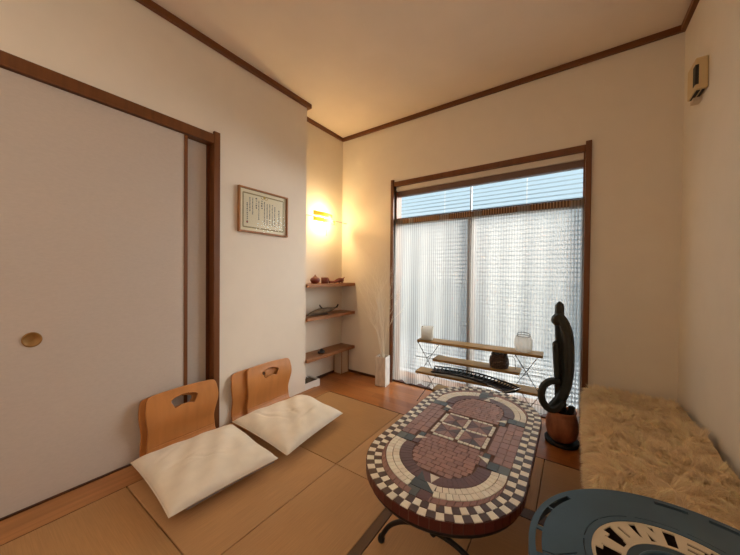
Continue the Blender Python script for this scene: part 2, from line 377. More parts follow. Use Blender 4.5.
# wall lamp in the alcove
lp = empty('wall_lamp', (-1.93, 1.99, 1.515), 0, 'small amber slatted wall lamp glowing in the alcove above the shelves', 'lamp')
bm = bmesh.new(); tube(bm, [(0, YA-1.99+.002, 0), (0, YW-1.99-.002, 0)], .0022, 8); link_mesh('rod', bm, M['steel'], lp)
def amber():
    m = bpy.data.materials.new('amber_veneer'); m.use_nodes = True; n = m.node_tree; n.nodes.clear(); o = n.nodes.new('ShaderNodeOutputMaterial')
    a = n.nodes.new('ShaderNodeBsdfTranslucent'); a.inputs[0].default_value = (.95, .62, .12, 1); b = n.nodes.new('ShaderNodeBsdfDiffuse'); b.inputs[0].default_value = (.8, .5, .1, 1)
    mx = n.nodes.new('ShaderNodeMixShader'); mx.inputs[0].default_value = .4; n.links.new(a.outputs[0], mx.inputs[1]); n.links.new(b.outputs[0], mx.inputs[2]); n.links.new(mx.outputs[0], o.inputs[0]); return m
am = amber()
def veneer(y0, y1, z0, z1, x, bow, skew):
    bm = bmesh.new(); N = 14; a = []; 
    for i in range(N+1):
        t = i/N; y = y0+(y1-y0)*t; xx = x+bow*math.sin(PI*t)
        a.append((bm.verts.new((xx, y, z0+skew*t)), bm.verts.new((xx+.002, y, z1+skew*t))))
    for p, q in zip(a, a[1:]): bm.faces.new((p[0], q[0], q[1], p[1]))
    bmesh.ops.solidify(bm, geom=bm.faces[:], thickness=.0012); return bm
link_mesh('shade', veneer(-.145, .10, .006, .045, .034, .022, -.004), am, lp, smooth=True)
link_mesh('shade', veneer(-.145, .14, -.044, -.006, .034, .026, -.006), am, lp, smooth=True)
bm = bmesh.new(); bmesh.ops.create_uvsphere(bm, u_segments=16, v_segments=10, radius=.011)
link_mesh('bulb', bm, mat('bulb_glass', (1, .9, .6), emit=((1, .80, .42, 1), 30)), lp, smooth=True).location = (.0, .045, 0)
bm = bmesh.new(); tube(bm, [(.012, .045, .03), (.012, .045, -.16)], .0022, 6); link_mesh('switch_stick', bm, M['steel'], lp)
bl = bpy.data.lights.new('alcove_bulb', 'POINT'); bl.energy = BULB_W; bl.color = (1, .70, .32); bl.shadow_soft_size = .024
bo = bpy.data.objects.new('alcove_bulb', bl); COL.objects.link(bo); bo.parent = lp; bo.location = (.022, .045, -.0)

# things on the alcove shelves
M['clay'] = mat('red_clay', lin((100, 34, 20)), .35)
p = empty('clay_pot', (-1.885, 1.862, .910), 0, 'small round reddish clay pot with knob on the topmost alcove shelf', 'pot')
bm = bmesh.new(); lathe(bm, [(.018, 0), (.036, .012), (.044, .032), (.036, .050), (.020, .058)]); link_mesh('body', bm, M['clay'], p, smooth=True)
bm = bmesh.new(); lathe(bm, [(.021, .0575), (.016, .064), (.006, .068), (.007, .078), (.001, .081)]); link_mesh('lid', bm, M['clay'], p, smooth=True)
c = empty('clay_cup', (-1.885, 1.985, .910), 0, 'dark red clay cup with handle beside the round clay pot', 'cup')
bm = bmesh.new(); lathe(bm, [(.030, 0), (.033, .004), (.034, .055), (.031, .055), (.030, .008), (.001, .006)], cap=False); link_mesh('body', bm, M['clay'], c, smooth=True)
bm = bmesh.new(); tube(bm, spline([(.0, .032, .045), (.0, .052, .040), (0, .052, .018), (0, .032, .012)]), .0045, 6); link_mesh('handle', bm, M['clay'], c, smooth=True)
s_ = empty('clay_sculpture', (-1.885, 2.15, .910), 0, 'low dark red clay figure at the right end of the topmost alcove shelf', 'figure')
bm = bmesh.new(); tube(bm, spline([(0, -.105, .016), (0, -.06, .012), (0, -.02, .016), (0, .03, .028), (0, .075, .028), (0, .095, .024)]), [.010+.012*max(0, math.sin((i-14)/27*PI)) for i in range(41)], 10); link_mesh('body', bm, M['clay'], s_, smooth=True)
bm = bmesh.new(); tube(bm, [(0, .085, .034), (0, .118, .058)], [.008, .004], 8); link_mesh('spout', bm, M['clay'], s_, smooth=True)
bm = bmesh.new()
for y in (-.10, -.03, .04, .08):
    bm = bmesh.new(); tube(bm, [(0, y, .012), (0, y, 0)], .007, 8); link_mesh('foot', bm, M['clay'], s_)

M['drift'] = mat('grey_driftwood', lin((104, 88, 68)), .8, noise=((60, 20, 60), .5), bump=((60, 15, 60), .6, .004))
M['twig'] = mat('dark_twig', lin((52, 38, 28)), .8)
df = empty('driftwood', (-1.89, 1.98, .626), 0, 'grey brown piece of pointed driftwood lying on the middle alcove shelf', 'driftwood')
bm = bmesh.new(); tube(bm, spline([(0, -.20, .010), (.0, -.14, .022), (.008, -.05, .034), (0, .05, .036), (0, .12, .040), (0, .19, .052)]), [.006+.024*math.sin(PI*min(1, (i+1)/38)) for i in range(41)], 12, flat=.85)
link_mesh('trunk', bm, M['drift'], df, smooth=True)
bm = bmesh.new()
tube(bm, spline([(0, -.02, .055), (0, -.045, .075), (0, -.055, .092)]), [.007]*16+[.002], 6)
link_mesh('twig', bm, M['twig'], df, smooth=True); bm = bmesh.new()
tube(bm, spline([(0, .155, .045), (0, .185, .060), (0, .20, .078)]), [.008]*16+[.002], 6)
link_mesh('twig', bm, M['twig'], df, smooth=True); bm = bmesh.new()
tube(bm, spline([(0, -.20, .012), (.02, -.10, .010), (.03, .02, .008)]), .007, 6)
link_mesh('twig', bm, M['twig'], df, smooth=True)
st = empty('dark_stone', (-1.87, 1.93, .278), 0, 'small dark knobbly object lying on the lowest alcove shelf', 'ornament')
bm = bmesh.new(); bmesh.ops.create_icosphere(bm, subdivisions=3, radius=.03)
for v in bm.verts: v.co = Vector((v.co.x*.9, v.co.y*1.3, (v.co.z*.55)*(1+.3*math.sin(v.co.y*130))+.015))
link_mesh('stone', bm, mat('dark_pebble', (.02, .017, .018), .5), st, smooth=True)
bm = bmesh.new(); tube(bm, spline([(0, -.02, .024), (0, 0, .040), (0, .022, .026)]), .005, 6); link_mesh('ring', bm, M['dark'], st, smooth=True)

# beige block under lowest shelf, white tray box on the floor
M['beige'] = mat('beige_glaze', lin((205, 185, 160)), .5)
bk = empty('square_column', (-1.935, 2.285, 0), 0, 'beige square column standing on floor in the corner under the lowest shelf', 'column')
link_mesh('body', B((-.05, .05, -.05, .05, .005, .245)), M['beige'], bk, bevel=.004)
link_mesh('edge_strip', B((-.054, -.048, -.054, -.048, 0, .249), (.048, .054, -.054, -.048, 0, .249), (.048, .054, .048, .054, 0, .249)), M['shelfy'], bk)
wb = empty('white_box', (-1.93, 1.80, 0), 0, 'low white box with dry twigs on the floor at the alcove front', 'box')
link_mesh('box_body', B((-.06, .075, -.09, .10, 0, .006), (-.06, -.052, -.09, .10, .006, .062), (.067, .075, -.09, .10, .006, .062), (-.052, .067, -.09, -.082, .006, .062), (-.052, .067, .092, .10, .006, .062)), M['white'], wb, bevel=.001)
bm = bmesh.new()
for i in range(26):
    x, y = random.uniform(-.04, .055), random.uniform(-.07, .08); a = random.uniform(0, 6)
    tube(bm, [(x-.02*math.cos(a)*.6, y-.02*math.sin(a)*.6, .05+random.uniform(0, .01)), (x+.01*math.cos(a), y+.01*math.sin(a), .064+random.uniform(0, .012))], .002, 5)
tg = link_mesh('twigs', bm, M['drift'], wb); tg['kind'] = 'stuff'
link_mesh('filling', B((-.05, .065, -.08, .09, .006, .052)), M['drift'], wb)

# tall white vase with dried branches
vs = empty('square_vase', (-1.412, 2.245, 0), math.radians(8), 'tall white square vase standing on floorboards left of the window', 'vase')
bm = bmesh.new()
hw, wt, vh = .050, .006, .262
for a in ((-hw, hw, -hw, -hw+wt), (-hw, hw, hw-wt, hw), (-hw, -hw+wt, -hw+wt, hw-wt), (hw-wt, hw, -hw+wt, hw-wt)): box(bm, *a, 0, vh)
box(bm, -hw, hw, -hw, hw, 0, .01)
link_mesh('body', bm, mat('mottled_white_vase', (.70, .66, .60), .45, noise=((40, 40, 14), .16)), vs, bevel=.001)
link_mesh('soil', B((-hw+wt, hw-wt, -hw+wt, hw-wt, .01, .245)), M['drift'], vs)
br = empty('dried_branches', (-1.412, 2.245, .247), 0, 'spray of thin pale dried branches standing in the tall square vase', 'branches')
bm = bmesh.new(); rr = random.Random(11)
def branch(p, d, L, r, depth):
    pts = [p]; q = p.copy(); dd = d.copy()
    for i in range(7):
        dd = (dd+Vector((rr.uniform(-.16, .16), rr.uniform(-.10, .10), rr.uniform(-.02, .08)))).normalized(); q = q+dd*L/7
        q.y = min(q.y, .07)
        pts.append(q.copy())
        if depth and i > 1 and rr.random() < .75:
            branch(q.copy(), (dd+Vector((rr.uniform(-.8, .8), rr.uniform(-.4, .3), rr.uniform(-.1, .4)))).normalized(), L*.34, r*.6, depth-1)
    tube(bm, pts, [r*(1-.7*i/7) for i in range(8)], 4)
for i in range(17):
    a = Vector((rr.uniform(-.28, .24), rr.uniform(-.12, .04), 1)).normalized()
    branch(Vector((rr.uniform(-.02, .02), rr.uniform(-.02, .02), 0)), a, rr.uniform(.45, .74), .0022, 2)
link_mesh('twigs', bm, mat('bleached_twig', (.84, .78, .66), .8), br)

# ------------------------------------------------------------------ framed certificate
M['framew'] = wood('frame_wood', lin((158, 108, 62)), 'z')
fr = empty('certificate_frame', (XL+.001, 1.298, 1.428), 0, 'wood-framed certificate with columns of writing, hanging on the left wall', 'picture frame')
hy, hz, fw = .202, .152, .012
link_mesh('frame', B((0, .022, -hy, hy, hz-fw, hz), (0, .022, -hy, hy, -hz, -hz+fw), (0, .022, -hy, -hy+fw, -hz+fw, hz-fw), (0, .022, hy-fw, hy, -hz+fw, hz-fw)), M['framew'], fr, bevel=.002)
pap = link_mesh('certificate', B((.0, .008, -hy+fw, hy-fw, -hz+fw, hz-fw)), mat('ivory_paper', lin((255, 240, 206)), .7), fr)
bm = bmesh.new()
X0, X1 = .008, .0088
b1y, b1z = .165, .115
for s in (-1, 1):
    box(bm, X0, X1, -b1y, b1y, s*b1z-.0045, s*b1z+.0045); box(bm, X0, X1, s*b1y-.0045, s*b1y+.0045, -b1z, b1z)
link_mesh('printed_border', bm, mat('border_ink', lin((186, 164, 118)), .7, noise=((200, 300, 300), .5)), pap)
bm = bmesh.new(); rr = random.Random(4)
cols = [(-.135, .05, -.09, .8), (-.115, .09, .0, .5), (-.094, .09, -.02, .5), (-.066, .095, .02, 1.1), (-.046, .08, -.05, .5), (-.022, .085, .02, 1.1), (.0, .08, -.08, .5), (.022, .07, -.08, .5), (.044, .07, -.08, .5), (.066, .07, -.08, .5), (.088, .06, -.08, .5), (.125, .04, -.07, .8)]
for y, zt, zb, k in cols:       # brush strokes of vertical writing
    z = zt
    while z > zb:
        s = .0075*k+.003
        for q in range(4):
            if q % 2: box(bm, X0, X1, y-s*.5, y+s*.5, z-s*q*.25, z-s*q*.25+.0009)
            else: box(bm, X0, X1, y+s*(rr.random()-.5), y+s*(rr.random()-.5)*.2+.0012+s*.3, z-s*.8, z)
        z -= s*1.45
link_mesh('writing', bm, mat('ink', (.06, .05, .045), .7), pap)
bm = bmesh.new(); box(bm, X0, X1, -.1405, -.1295, -.085, -.074); link_mesh('seal', bm, mat('red_seal', lin((190, 60, 40)), .7), pap)
bm = bmesh.new()
for k in range(16):
    a = 2*PI*k/16; tube(bm, [(X0+.0005, 0, .108), (X0+.0005, .010*math.cos(a), .108+.010*math.sin(a))], .0015, 5)
for s in (-1, 1): tube(bm, spline([(X0+.0005, s*.008, .094), (X0+.0005, s*.022, .098), (X0+.0005, s*.028, .108)]), .0018, 5)
link_mesh('crest', bm, mat('gold_crest', lin((215, 180, 90)), .4, .4), pap)
link_mesh('glass', quad((.013, -hy+fw, -hz+fw), (.013, hy-fw, -hz+fw), (.013, hy-fw, hz-fw), (.013, -hy+fw, hz-fw)), M['glass'], fr, recalc=False)

# ------------------------------------------------------------------ box high on the right wall
vb = empty('wall_receiver', (XR, 2.04, 1.935), 0, 'small cream plastic box with dark slot mounted high on the right wall', 'wall box')
link_mesh('case', B((-.042, -.0005, -.062, .062, -.068, .078)), mat('cream_plastic', lin((205, 180, 135)), .5), vb, bevel=.005)
link_mesh('dark_slot', B((-.0435, -.032, -.064, -.030, -.045, .045)), M['dark'], vb)
link_mesh('bottom_vent', B((-.036, -.024, -.05, .05, -.0705, -.066), (-.018, -.008, -.05, .05, -.0705, -.066)), M['dark'], vb)
link_mesh('mounting_bracket', B((-.030, -.0005, .02, .066, -.088, -.0705)), M['beige'], vb)

# ------------------------------------------------------------------ floor chairs (legless, bent plywood)
def make_chair():
    root = empty('floor_chair', (0, 0, 0))
    # local: y across, x forward from the wall, back near x = 0
    prof = []
    for i in range(60): # back from top down
        t = i/59; z = .330-(.330-.055)*t
        prof.append((-.004+.012*math.sin((t*1.15-.1)*PI*1.6)*1.0+.004*t, z, t))
    for i in range(1, 12):
        a = i/11*PI/2; R = .043
        prof.append((prof[59][0]+R*(1-math.cos(a)) if False else prof[59][0]+R-R*math.cos(a), .055-R*math.sin(a), 1))
    x0 = prof[-1][0]
    for i in range(1, 40): prof.append((x0+.33*i/39, .012, 1))
    N = 84; bm = bmesh.new(); g = []
    for (x, z, t) in prof:
        # half-width: rounded top corners, bulge at shoulder, waist lower down
        hwid = .176+.010*math.exp(-((t-.32)/.22)**2)-.006*math.exp(-((t-.75)/.2)**2)
        dz = t*.275
        if dz < .030: hwid -= .030-math.sqrt(max(0, .030**2-(.030-dz)**2))
        row = []
        for k in range(N+1):
            u = -1+2*k/N
            row.append(bm.verts.new((x, u*hwid, z+(.006*(1-u*u) if t < .05 else 0))))
        g.append(row)
    for j in range(len(g)-1):
        for k in range(N):
            y = (g[j][k].co.y+g[j+1][k+1].co.y)/2; z = (g[j][k].co.z+g[j+1][k+1].co.z)/2
            if j < 59:                       # arched hand hole
                rr_ = math.hypot(y, z-.150)
                if .098 < rr_ < .142 and abs(math.atan2(y, z-.150)) < .50: continue
            bm.faces.new((g[j][k], g[j][k+1], g[j+1][k+1], g[j+1][k]))
    lo = [v for v in bm.verts if not v.link_faces]; bmesh.ops.delete(bm, geom=lo, context='VERTS')
    up = [f for f in bm.faces if f.calc_center_median().z > .056]; dn = [f for f in bm.faces if f not in set(up)]
    me_up = bm.copy(); me_dn = bm
    def keep(b, test):
        bmesh.ops.delete(b, geom=[f for f in b.faces if not test(f.calc_center_median().z)], context='FACES')
        # smooth the hole edge
        edge = [v for v in b.verts if any(e.is_boundary for e in v.link_edges) and math.hypot(v.co.y, v.co.z-.15) < .16 and abs(v.co.y) < .1 and v.co.z > .2 and v.co.z < .31]
        for _ in range(4):
            if edge: bmesh.ops.smooth_vert(b, verts=edge, factor=.5, use_axis_x=False, use_axis_y=True, use_axis_z=True)
    keep(me_up, lambda z: z > .056); keep(me_dn, lambda z: z <= .056)
    a = link_mesh('backrest', me_up, M['ply'], root, smooth=True); b = link_mesh('seat', me_dn, M['ply'], root, smooth=True)
    for o in (a, b):
        s = o.modifiers.new('thick', 'SOLIDIFY'); s.thickness = .010; s.offset = 0
    return root
ch = make_chair()
FLAT = .018
spots = [(-1.790, .758, FLAT+.012, 0, 'bent plywood floor chair back with hand hole, front one behind the nearer cushion'),
         (-1.812, .736, FLAT+.0, 0, 'bent plywood floor chair nested behind the front one at the nearer cushion'),
         (-1.790, 1.325, FLAT+.012, 0, 'bent plywood floor chair back with hand hole, front one behind the farther cushion'),
         (-1.812, 1.228, FLAT+.0, 0, 'bent plywood floor chair sticking out left behind the front one at the farther cushion')]
for i, (x, y, z, r, lab) in enumerate(spots):
    o = ch if i == 0 else dup(ch)
    o.location = (x, y, z-.006); o.rotation_euler = (0, 0, r); tag(o, lab, 'floor chair', 'plywood floor chairs along the left wall')

# ------------------------------------------------------------------ floor cushions
M['cushion'] = mat('cream_linen', (.86, .80, .70), .9, spec=.1, noise=((14, 14, 14), .05), bump=((500, 500, 500), .5, .001))
M['zip'] = mat('grey_zipper', lin((120, 112, 108)), .6)
def cushion(corners, zc, lab, seed, zipper):
    # corners: near-left(back wall), far(back wall), far(front), near(front)
    c = sum((Vector((x, y, 0)) for x, y in corners), Vector())/4
    root = empty('floor_cushion', (c.x, c.y, 0), 0, lab, 'cushion', 'white floor cushions by the left wall')
    P = [Vector((x, y, 0))-c for x, y in corners]; N = 64; bm = bmesh.new(); r = random.Random(seed); ph = [r.uniform(0, 6.3) for _ in range(8)]
    def pos(u, v, side):
        a, b = (u+1)/2, (v+1)/2
        pu = u*(1-.035*(1-v*v)) ; pv = v*(1-.035*(1-u*u))
        a, b = (pu+1)/2, (pv+1)/2
        q = P[0]*(1-a)*(1-b)+P[1]*a*(1-b)+P[2]*a*b+P[3]*(1-a)*b
        e = max(0, (1-abs(u)**3.4)*(1-abs(v)**3.4))**.42
        hgt = .052*e
        if side > 0:
            hgt += e*(.006*math.sin(u*3.3+ph[0]+v*2)+.005*math.sin(v*5+ph[1]-u*3)+.003*math.sin(u*11+v*7+ph[2]))
            for (cu, cv, du, dv) in folds:
                dd = (u-cu)*dv-(v-cv)*du; al = (u-cu)*du+(v-cv)*dv
                hgt -= .005*math.exp(-(dd/.05)**2)*math.exp(-(al/.35)**2)*e
            return Vector((q.x, q.y, zc+hgt))
        return Vector((q.x, q.y, zc-hgt*(.50)))
    folds = [(r.uniform(-.6, .4), r.uniform(-.6, .4), *(lambda a: (math.cos(a), math.sin(a)))(r.uniform(0, 3.1))) for _ in range(5)]
    top = [[bm.verts.new(pos(-1+2*i/N, -1+2*j/N, 1)) for i in range(N+1)] for j in range(N+1)]
    bot = [[top[j][i] if i in (0, N) or j in (0, N) else bm.verts.new(pos(-1+2*i/N, -1+2*j/N, -1)) for i in range(N+1)] for j in range(N+1)]
    for g, f in ((top, 1), (bot, -1)):
        for j in range(N):
            for i in range(N):
                q = (g[j][i], g[j][i+1], g[j+1][i+1], g[j+1][i]); bm.faces.new(q if f > 0 else q[::-1])
    link_mesh('cover', bm, M['cushion'], root, smooth=True)
    bm = bmesh.new()
    if zipper:
        pts = [pos(-.75+1.65*k/20, 1, 1)+Vector((.004, 0, -.006)) for k in range(21)]
        tube(bm, pts, .0028, 6)
        link_mesh('zipper', bm, M['zip'], root)
    bm = bmesh.new()
    pts = [pos(-1+2*k/30, -1, 1) for k in range(31)]+[pos(1, -1+2*k/30, 1) for k in range(1, 31)]+[pos(1-2*k/30, 1, 1) for k in range(1, 31)]+[pos(-1, 1-2*k/30, 1) for k in range(1, 31)]
    tube(bm, pts, .0022, 6); link_mesh('seam', bm, M['cushion'], root, smooth=True)
    return root
cushion([(-1.745, .503), (-1.690, .985), (-1.200, .937), (-1.237, .472)], .078, 'cream floor cushion nearer the camera, with a zipper along its front edge', 1, True)
cushion([(-1.725, 1.005), (-1.680, 1.535), (-1.245, 1.490), (-1.182, .980)], .078, 'cream floor cushion farther from the camera, before the alcove', 2, False)

# ------------------------------------------------------------------ mosaic table
TC = (-.368, 1.223); TZ = .360; RR = .26; HA = .25
mt = empty('mosaic_table', (TC[0], TC[1], 0), 0, 'low rounded mosaic tile table on black iron legs in the middle of the room', 'table')
def stadium(r, n=28, ha=HA):
    out = []
    for k in range(n+1): a = PI*k/n; out.append((r*math.cos(a), ha+r*math.sin(a)))
    for k in range(n+1): a = PI+PI*k/n; out.append((r*math.cos(a), -ha+r*math.sin(a)))
    return out
bm = bmesh.new(); prism(bm, stadium(RR-.0015), TZ-.032, TZ-.0025); link_mesh('tabletop', bm, mat('mosaic_grout', lin((104, 74, 62)), .7), mt)
bm = bmesh.new(); lay = bm.faces.layers.float_color.new('tint')
def tile(poly, col, z0=TZ-.0035, z1=TZ, shrink=.0011, jit=.10):
    cx = sum(p[0] for p in poly)/len(poly); cy = sum(p[1] for p in poly)/len(poly); q = []
    n = len(poly)
    for x, y in poly:
        L = math.hypot(x-cx, y-cy); k = max(.2, 1-shrink*1.3/max(L, 1e-4)); q.append((cx+(x-cx)*k, cy+(y-cy)*k))
    j = 1+random.uniform(-jit, jit)
    for f in prism(bm, q, z0, z1+random.uniform(-.0003, .0004)): f[lay] = (min(1, col[0]*j), min(1, col[1]*j), min(1, col[2]*j), 1)
CREAM = lin((255, 250, 238)); BRN = lin((84, 62, 56)); ROSE = lin((158, 116, 106)); PURP = lin((106, 70, 70)); MID = lin((166, 122, 108)); BLUE = lin((62, 72, 78)); BLU2 = lin((98, 102, 102))
PER = 4*HA+2*PI*RR
def path(s, r):   # s in 0..1 around stadium at radius r, matched by angle/straight parameter of the outer rim
    s = (s % 1)*PER
    if s < 2*HA: return (r, -HA+s)
    s -= 2*HA
    if s < PI*RR: a = s/RR; return (r*math.cos(a), HA+r*math.sin(a))
    s -= PI*RR
    if s < 2*HA: return (-r, HA-s)
    s -= 2*HA; a = PI+s/RR; return (r*math.cos(a), -HA+r*math.sin(a))
NT = 104; tw = .026
for row in range(2):
    r1 = RR-.0015-row*tw; r0 = r1-tw
    for k in range(NT):
        tile([path(k/NT, r0), path((k+1)/NT, r0), path((k+1)/NT, r1), path(k/NT, r1)], CREAM if (k+row) % 2 else BRN)
RIN = RR-.0015-2*tw     # .2065
AC = .226
def end(sgn):
    def P_(r, a): return (r*math.cos(a), sgn*(AC+r*math.sin(a)))
    gap = .16            # blue block at the end
    for r0, r1, n, col in ((.180, .2045, 34, CREAM), (.1555, .180, 30, CREAM), (.112, .1555, 30, PURP)):
        a0, a1 = -.10, PI+.10
        for k in range(n):
            b0, b1 = a0+(a1-a0)*k/n, a0+(a1-a0)*(k+1)/n
            if abs((b0+b1)/2-PI/2) < gap*1.05*(.19/((r0+r1)/2)): continue
            tile([P_(r0, b0), P_(r0, b1), P_(r1, b1), P_(r1, b0)], col)
    # rose band in the gap between arc and checker rim (tapers along the sides)
    n = 30
    for k in range(n):
        a, b = PI*k/n, PI*(k+1)/n
        if abs((a+b)/2-PI/2) < .14: continue
        o = lambda t: (RIN*math.cos(t), sgn*(HA+RIN*math.sin(t)))
        tile([P_(.2055, a), P_(.2055, b), o(b), o(a)], ROSE)
    # inside field: crazy paving in rows
    y0 = .118
    yy = y0
    while yy < AC+.105:
        hh = .021; off = random.uniform(0, .03)
        x = -.115-off
        while x < .115:
            ww = random.uniform(.022, .044); x1_ = x+ww; my = yy+hh/2
            lim = .110 if my < AC else math.sqrt(max(0, .110**2-(my-AC)**2))
            a_, b_ = max(x, -lim), min(x1_, lim)
            if b_-a_ > .007: tile([(a_, sgn*yy), (b_, sgn*yy), (b_, sgn*(yy+hh)), (a_, sgn*(yy+hh))], MID if random.random() < .7 else ROSE)
            x = x1_
        yy += hh
    # end star block
    c = .416; s = .038
    tile([(-s, sgn*(c-s)), (s, sgn*(c-s)), (s, sgn*(c-s*.0)), (-s, sgn*(c-s*.0))][:4], BLUE)
    tile([(-s, sgn*c), (0, sgn*c), (0, sgn*(c+s)), (-s, sgn*(c+s))], BLU2); tile([(0, sgn*c), (s, sgn*c), (s, sgn*(c+s)), (0, sgn*(c+s))], PURP)
    tile([(.002, sgn*(c-s+.001)), (s-.001, sgn*(c-s+.001)), (s-.001, sgn*(c-.004))], CREAM, z1=TZ+.0008)
    tile([(-.034, sgn*(.336)), (.034, sgn*.336), (.034, sgn*.386), (-.034, sgn*.386)], PURP)
    tile([(-.030, sgn*.340), (.002, sgn*.384), (-.030, sgn*.384)], BLUE, z1=TZ+.0008); tile([(-.004, sgn*.338), (.030, sgn*.338), (.016, sgn*.378)], CREAM, z1=TZ+.0010)
    for s2 in (-1, 1):
        # blue blocks at the arc feet
        x0, x1_ = .137*s2, (RIN-.001)*s2; ya, yb = .162, .206
        xm = (x0+x1_)/2
        tile([(x0, sgn*ya), (xm, sgn*ya), (xm, sgn*yb), (x0, sgn*yb)], BLUE); tile([(xm, sgn*ya), (x1_, sgn*ya), (x1_, sgn*yb), (xm, sgn*yb)], BLU2)
        tile([(.112*s2, sgn*.118), (.135*s2, sgn*.118), (.135*s2, sgn*.160), (.112*s2, sgn*.160)], BLUE)
        tile([(.112*s2, sgn*.162), (.135*s2, sgn*.162), (.135*s2, sgn*.205), (.112*s2, sgn*.205)], PURP)
        tile([(.096*s2, sgn*.150), (.136*s2, sgn*.150), (.136*s2, sgn*.182)], CREAM, z1=TZ+.001)
end(1); end(-1)
# side panels of rose bricks
for s2 in (-1, 1):
    x = .118
    for c_ in range(3):
        w0 = .0295; yy = -.160+random.uniform(-.02, 0)
        while yy < .16:
            hh = random.uniform(.026, .05); a_, b_ = max(yy, -.1605), min(yy+hh, .1605)
            if x < .137: a_, b_ = max(a_, -.117), min(b_, .117)
            if b_-a_ > .008: tile([(s2*x, a_), (s2*(x+w0), a_), (s2*(x+w0), b_), (s2*x, b_)], ROSE if random.random() < .6 else MID)
            yy += hh
        x += w0
# centre grid of cream bars with four pinwheel squares
bars = [(-.108, -.094), (-.007, .007), (.094, .108)]
for b0, b1 in bars:
    for k in range(4):
        for q0 in (-.093, .008):
            a_ = q0+k*.0213; b_ = a_+.0205
            tile([(b0, a_), (b1, a_), (b1, b_), (b0, b_)], CREAM, shrink=.0008); tile([(a_, b0), (b_, b0), (b_, b1), (a_, b1)], CREAM, shrink=.0008)
tile([(-.007, -.007), (.007, -.007), (.007, .007), (-.007, .007)], BLUE)
for sx_ in (-1, 1):
    for sy_ in (-1, 1):
        cx, cy, s = sx_*.0505, sy_*.0505, .0425; k0 = (0 if sx_*sy_ > 0 else 1)
        cs = [(cx-s, cy-s), (cx+s, cy-s), (cx+s, cy+s), (cx-s, cy+s)]
        for k in range(4):
            a_, b_ = cs[k], cs[(k+1) % 4]; m_ = ((a_[0]+b_[0])/2, (a_[1]+b_[1])/2)
            tile([a_, m_, (cx, cy)], [MID, CREAM, ROSE, BRN][(k+k0) % 4] if k % 2 == k0 else PURP); tile([m_, b_, (cx, cy)], [ROSE, BRN, MID, PURP][(k+k0) % 4])
# filler row of tiles above and below grid
for sg in (-1, 1):
    pass
link_mesh('mosaic_tiles', bm, attr_mat('glazed_mosaic', .36, .6, bump=((90, 90, 90), .35, .002)), mt)
bm = bmesh.new(); lay = bm.faces.layers.float_color.new('tint'); NS = 92
for k in range(NS):
    a0, a1 = (k+.05)/NS, (k+.95)/NS; q = [path(a0, RR-.002), path(a1, RR-.002), path(a1, RR+.0005), path(a0, RR+.0005)]; j = random.uniform(.8, 1.2); cc = lin((84, 36, 32))
    for f in prism(bm, q, TZ-.030, TZ-.002): f[lay] = (cc[0]*j, cc[1]*j, cc[2]*j, 1)
link_mesh('edge_tiles', bm, attr_mat('glazed_edge_tile', .35), mt)
bm = bmesh.new(); tube(bm, [(x, y, TZ-.041) for x, y in stadium(RR-.014)]+[(RR-.014, HA, TZ-.041)], .0085, 8, cap=False); link_mesh('rim_rail', bm, M['black'], mt, smooth=True)
for s2 in (-1, 1):
    y = s2*.315; 
    for sx_ in (-1, 1):
        pts = spline([(sx_*.200, y, .030), (sx_*.190, y, .056), (sx_*.163, y, .096), (sx_*.120, y, .130), (sx_*.065, y, .152), (sx_*.0, y, .159)], 8)
        bm = bmesh.new(); tube(bm, pts, .0085, 10)
        lg = link_mesh('leg', bm, M['black'], mt, smooth=True)
        bm = bmesh.new(); lathe(bm, [(.006, .018), (.012, .020), (.0135, .029), (.010, .040), (.005, .046)], (sx_*.201, y, 0), 16); link_mesh('foot', bm, M['black'], lg, smooth=True)
    bm = bmesh.new(); tube(bm, [(0, y, .150), (0, y, TZ-.040)], .008, 8); tube(bm, [(-.235, y, TZ-.041), (.235, y, TZ-.041)], .007, 8); lathe(bm, [(.006, -.018), (.013, -.008), (.013, .008), (.006, .018)], (0, y, .159), 12)
    link_mesh('post', bm, M['black'], mt, smooth=True)
bm = bmesh.new(); tube(bm, [(0, -.315, .159), (0, .315, .159)], .006, 8); link_mesh('stretcher', bm, M['black'], mt, smooth=True)

# ------------------------------------------------------------------ blue cut-out metal table
BC = (.199, .707); BZ = .46
bt = empty('blue_metal_table', (BC[0], BC[1], 0), 0, 'round blue metal table with cut-out cream letters, at the lower right corner', 'table')
M['blue'] = mat('blue_paint', lin((66, 92, 112)), .42, .15, noise=((9, 9, 9), .10)); M['bluedark'] = mat('blue_paint_inner', lin((58, 78, 92)), .45, .1)
def polar_sheet(bm, c, r0, r1, n, z, slots=(), nr=10, full=(0, 360)):
    g = []; 
    for j in range(nr+1):
        r = r0+(r1-r0)*j/nr
        g.append([bm.verts.new((c[0]+r*math.cos(math.radians(full[0]+(full[1]-full[0])*k/n)), c[1]+r*math.sin(math.radians(full[0]+(full[1]-full[0])*k/n)), z)) for k in range(n+(0 if full == (0, 360) else 1))])
    m_ = n if full == (0, 360) else n
    for j in range(nr):
        for k in range(m_):
            r = r0+(r1-r0)*(j+.5)/nr; a = full[0]+(full[1]-full[0])*(k+.5)/n
            if any(s[0] < r < s[1] and s[2] < a < s[3] for s in slots): continue
            k2 = (k+1) % len(g[j]); bm.faces.new((g[j][k], g[j][k2], g[j+1][k2], g[j+1][k]))
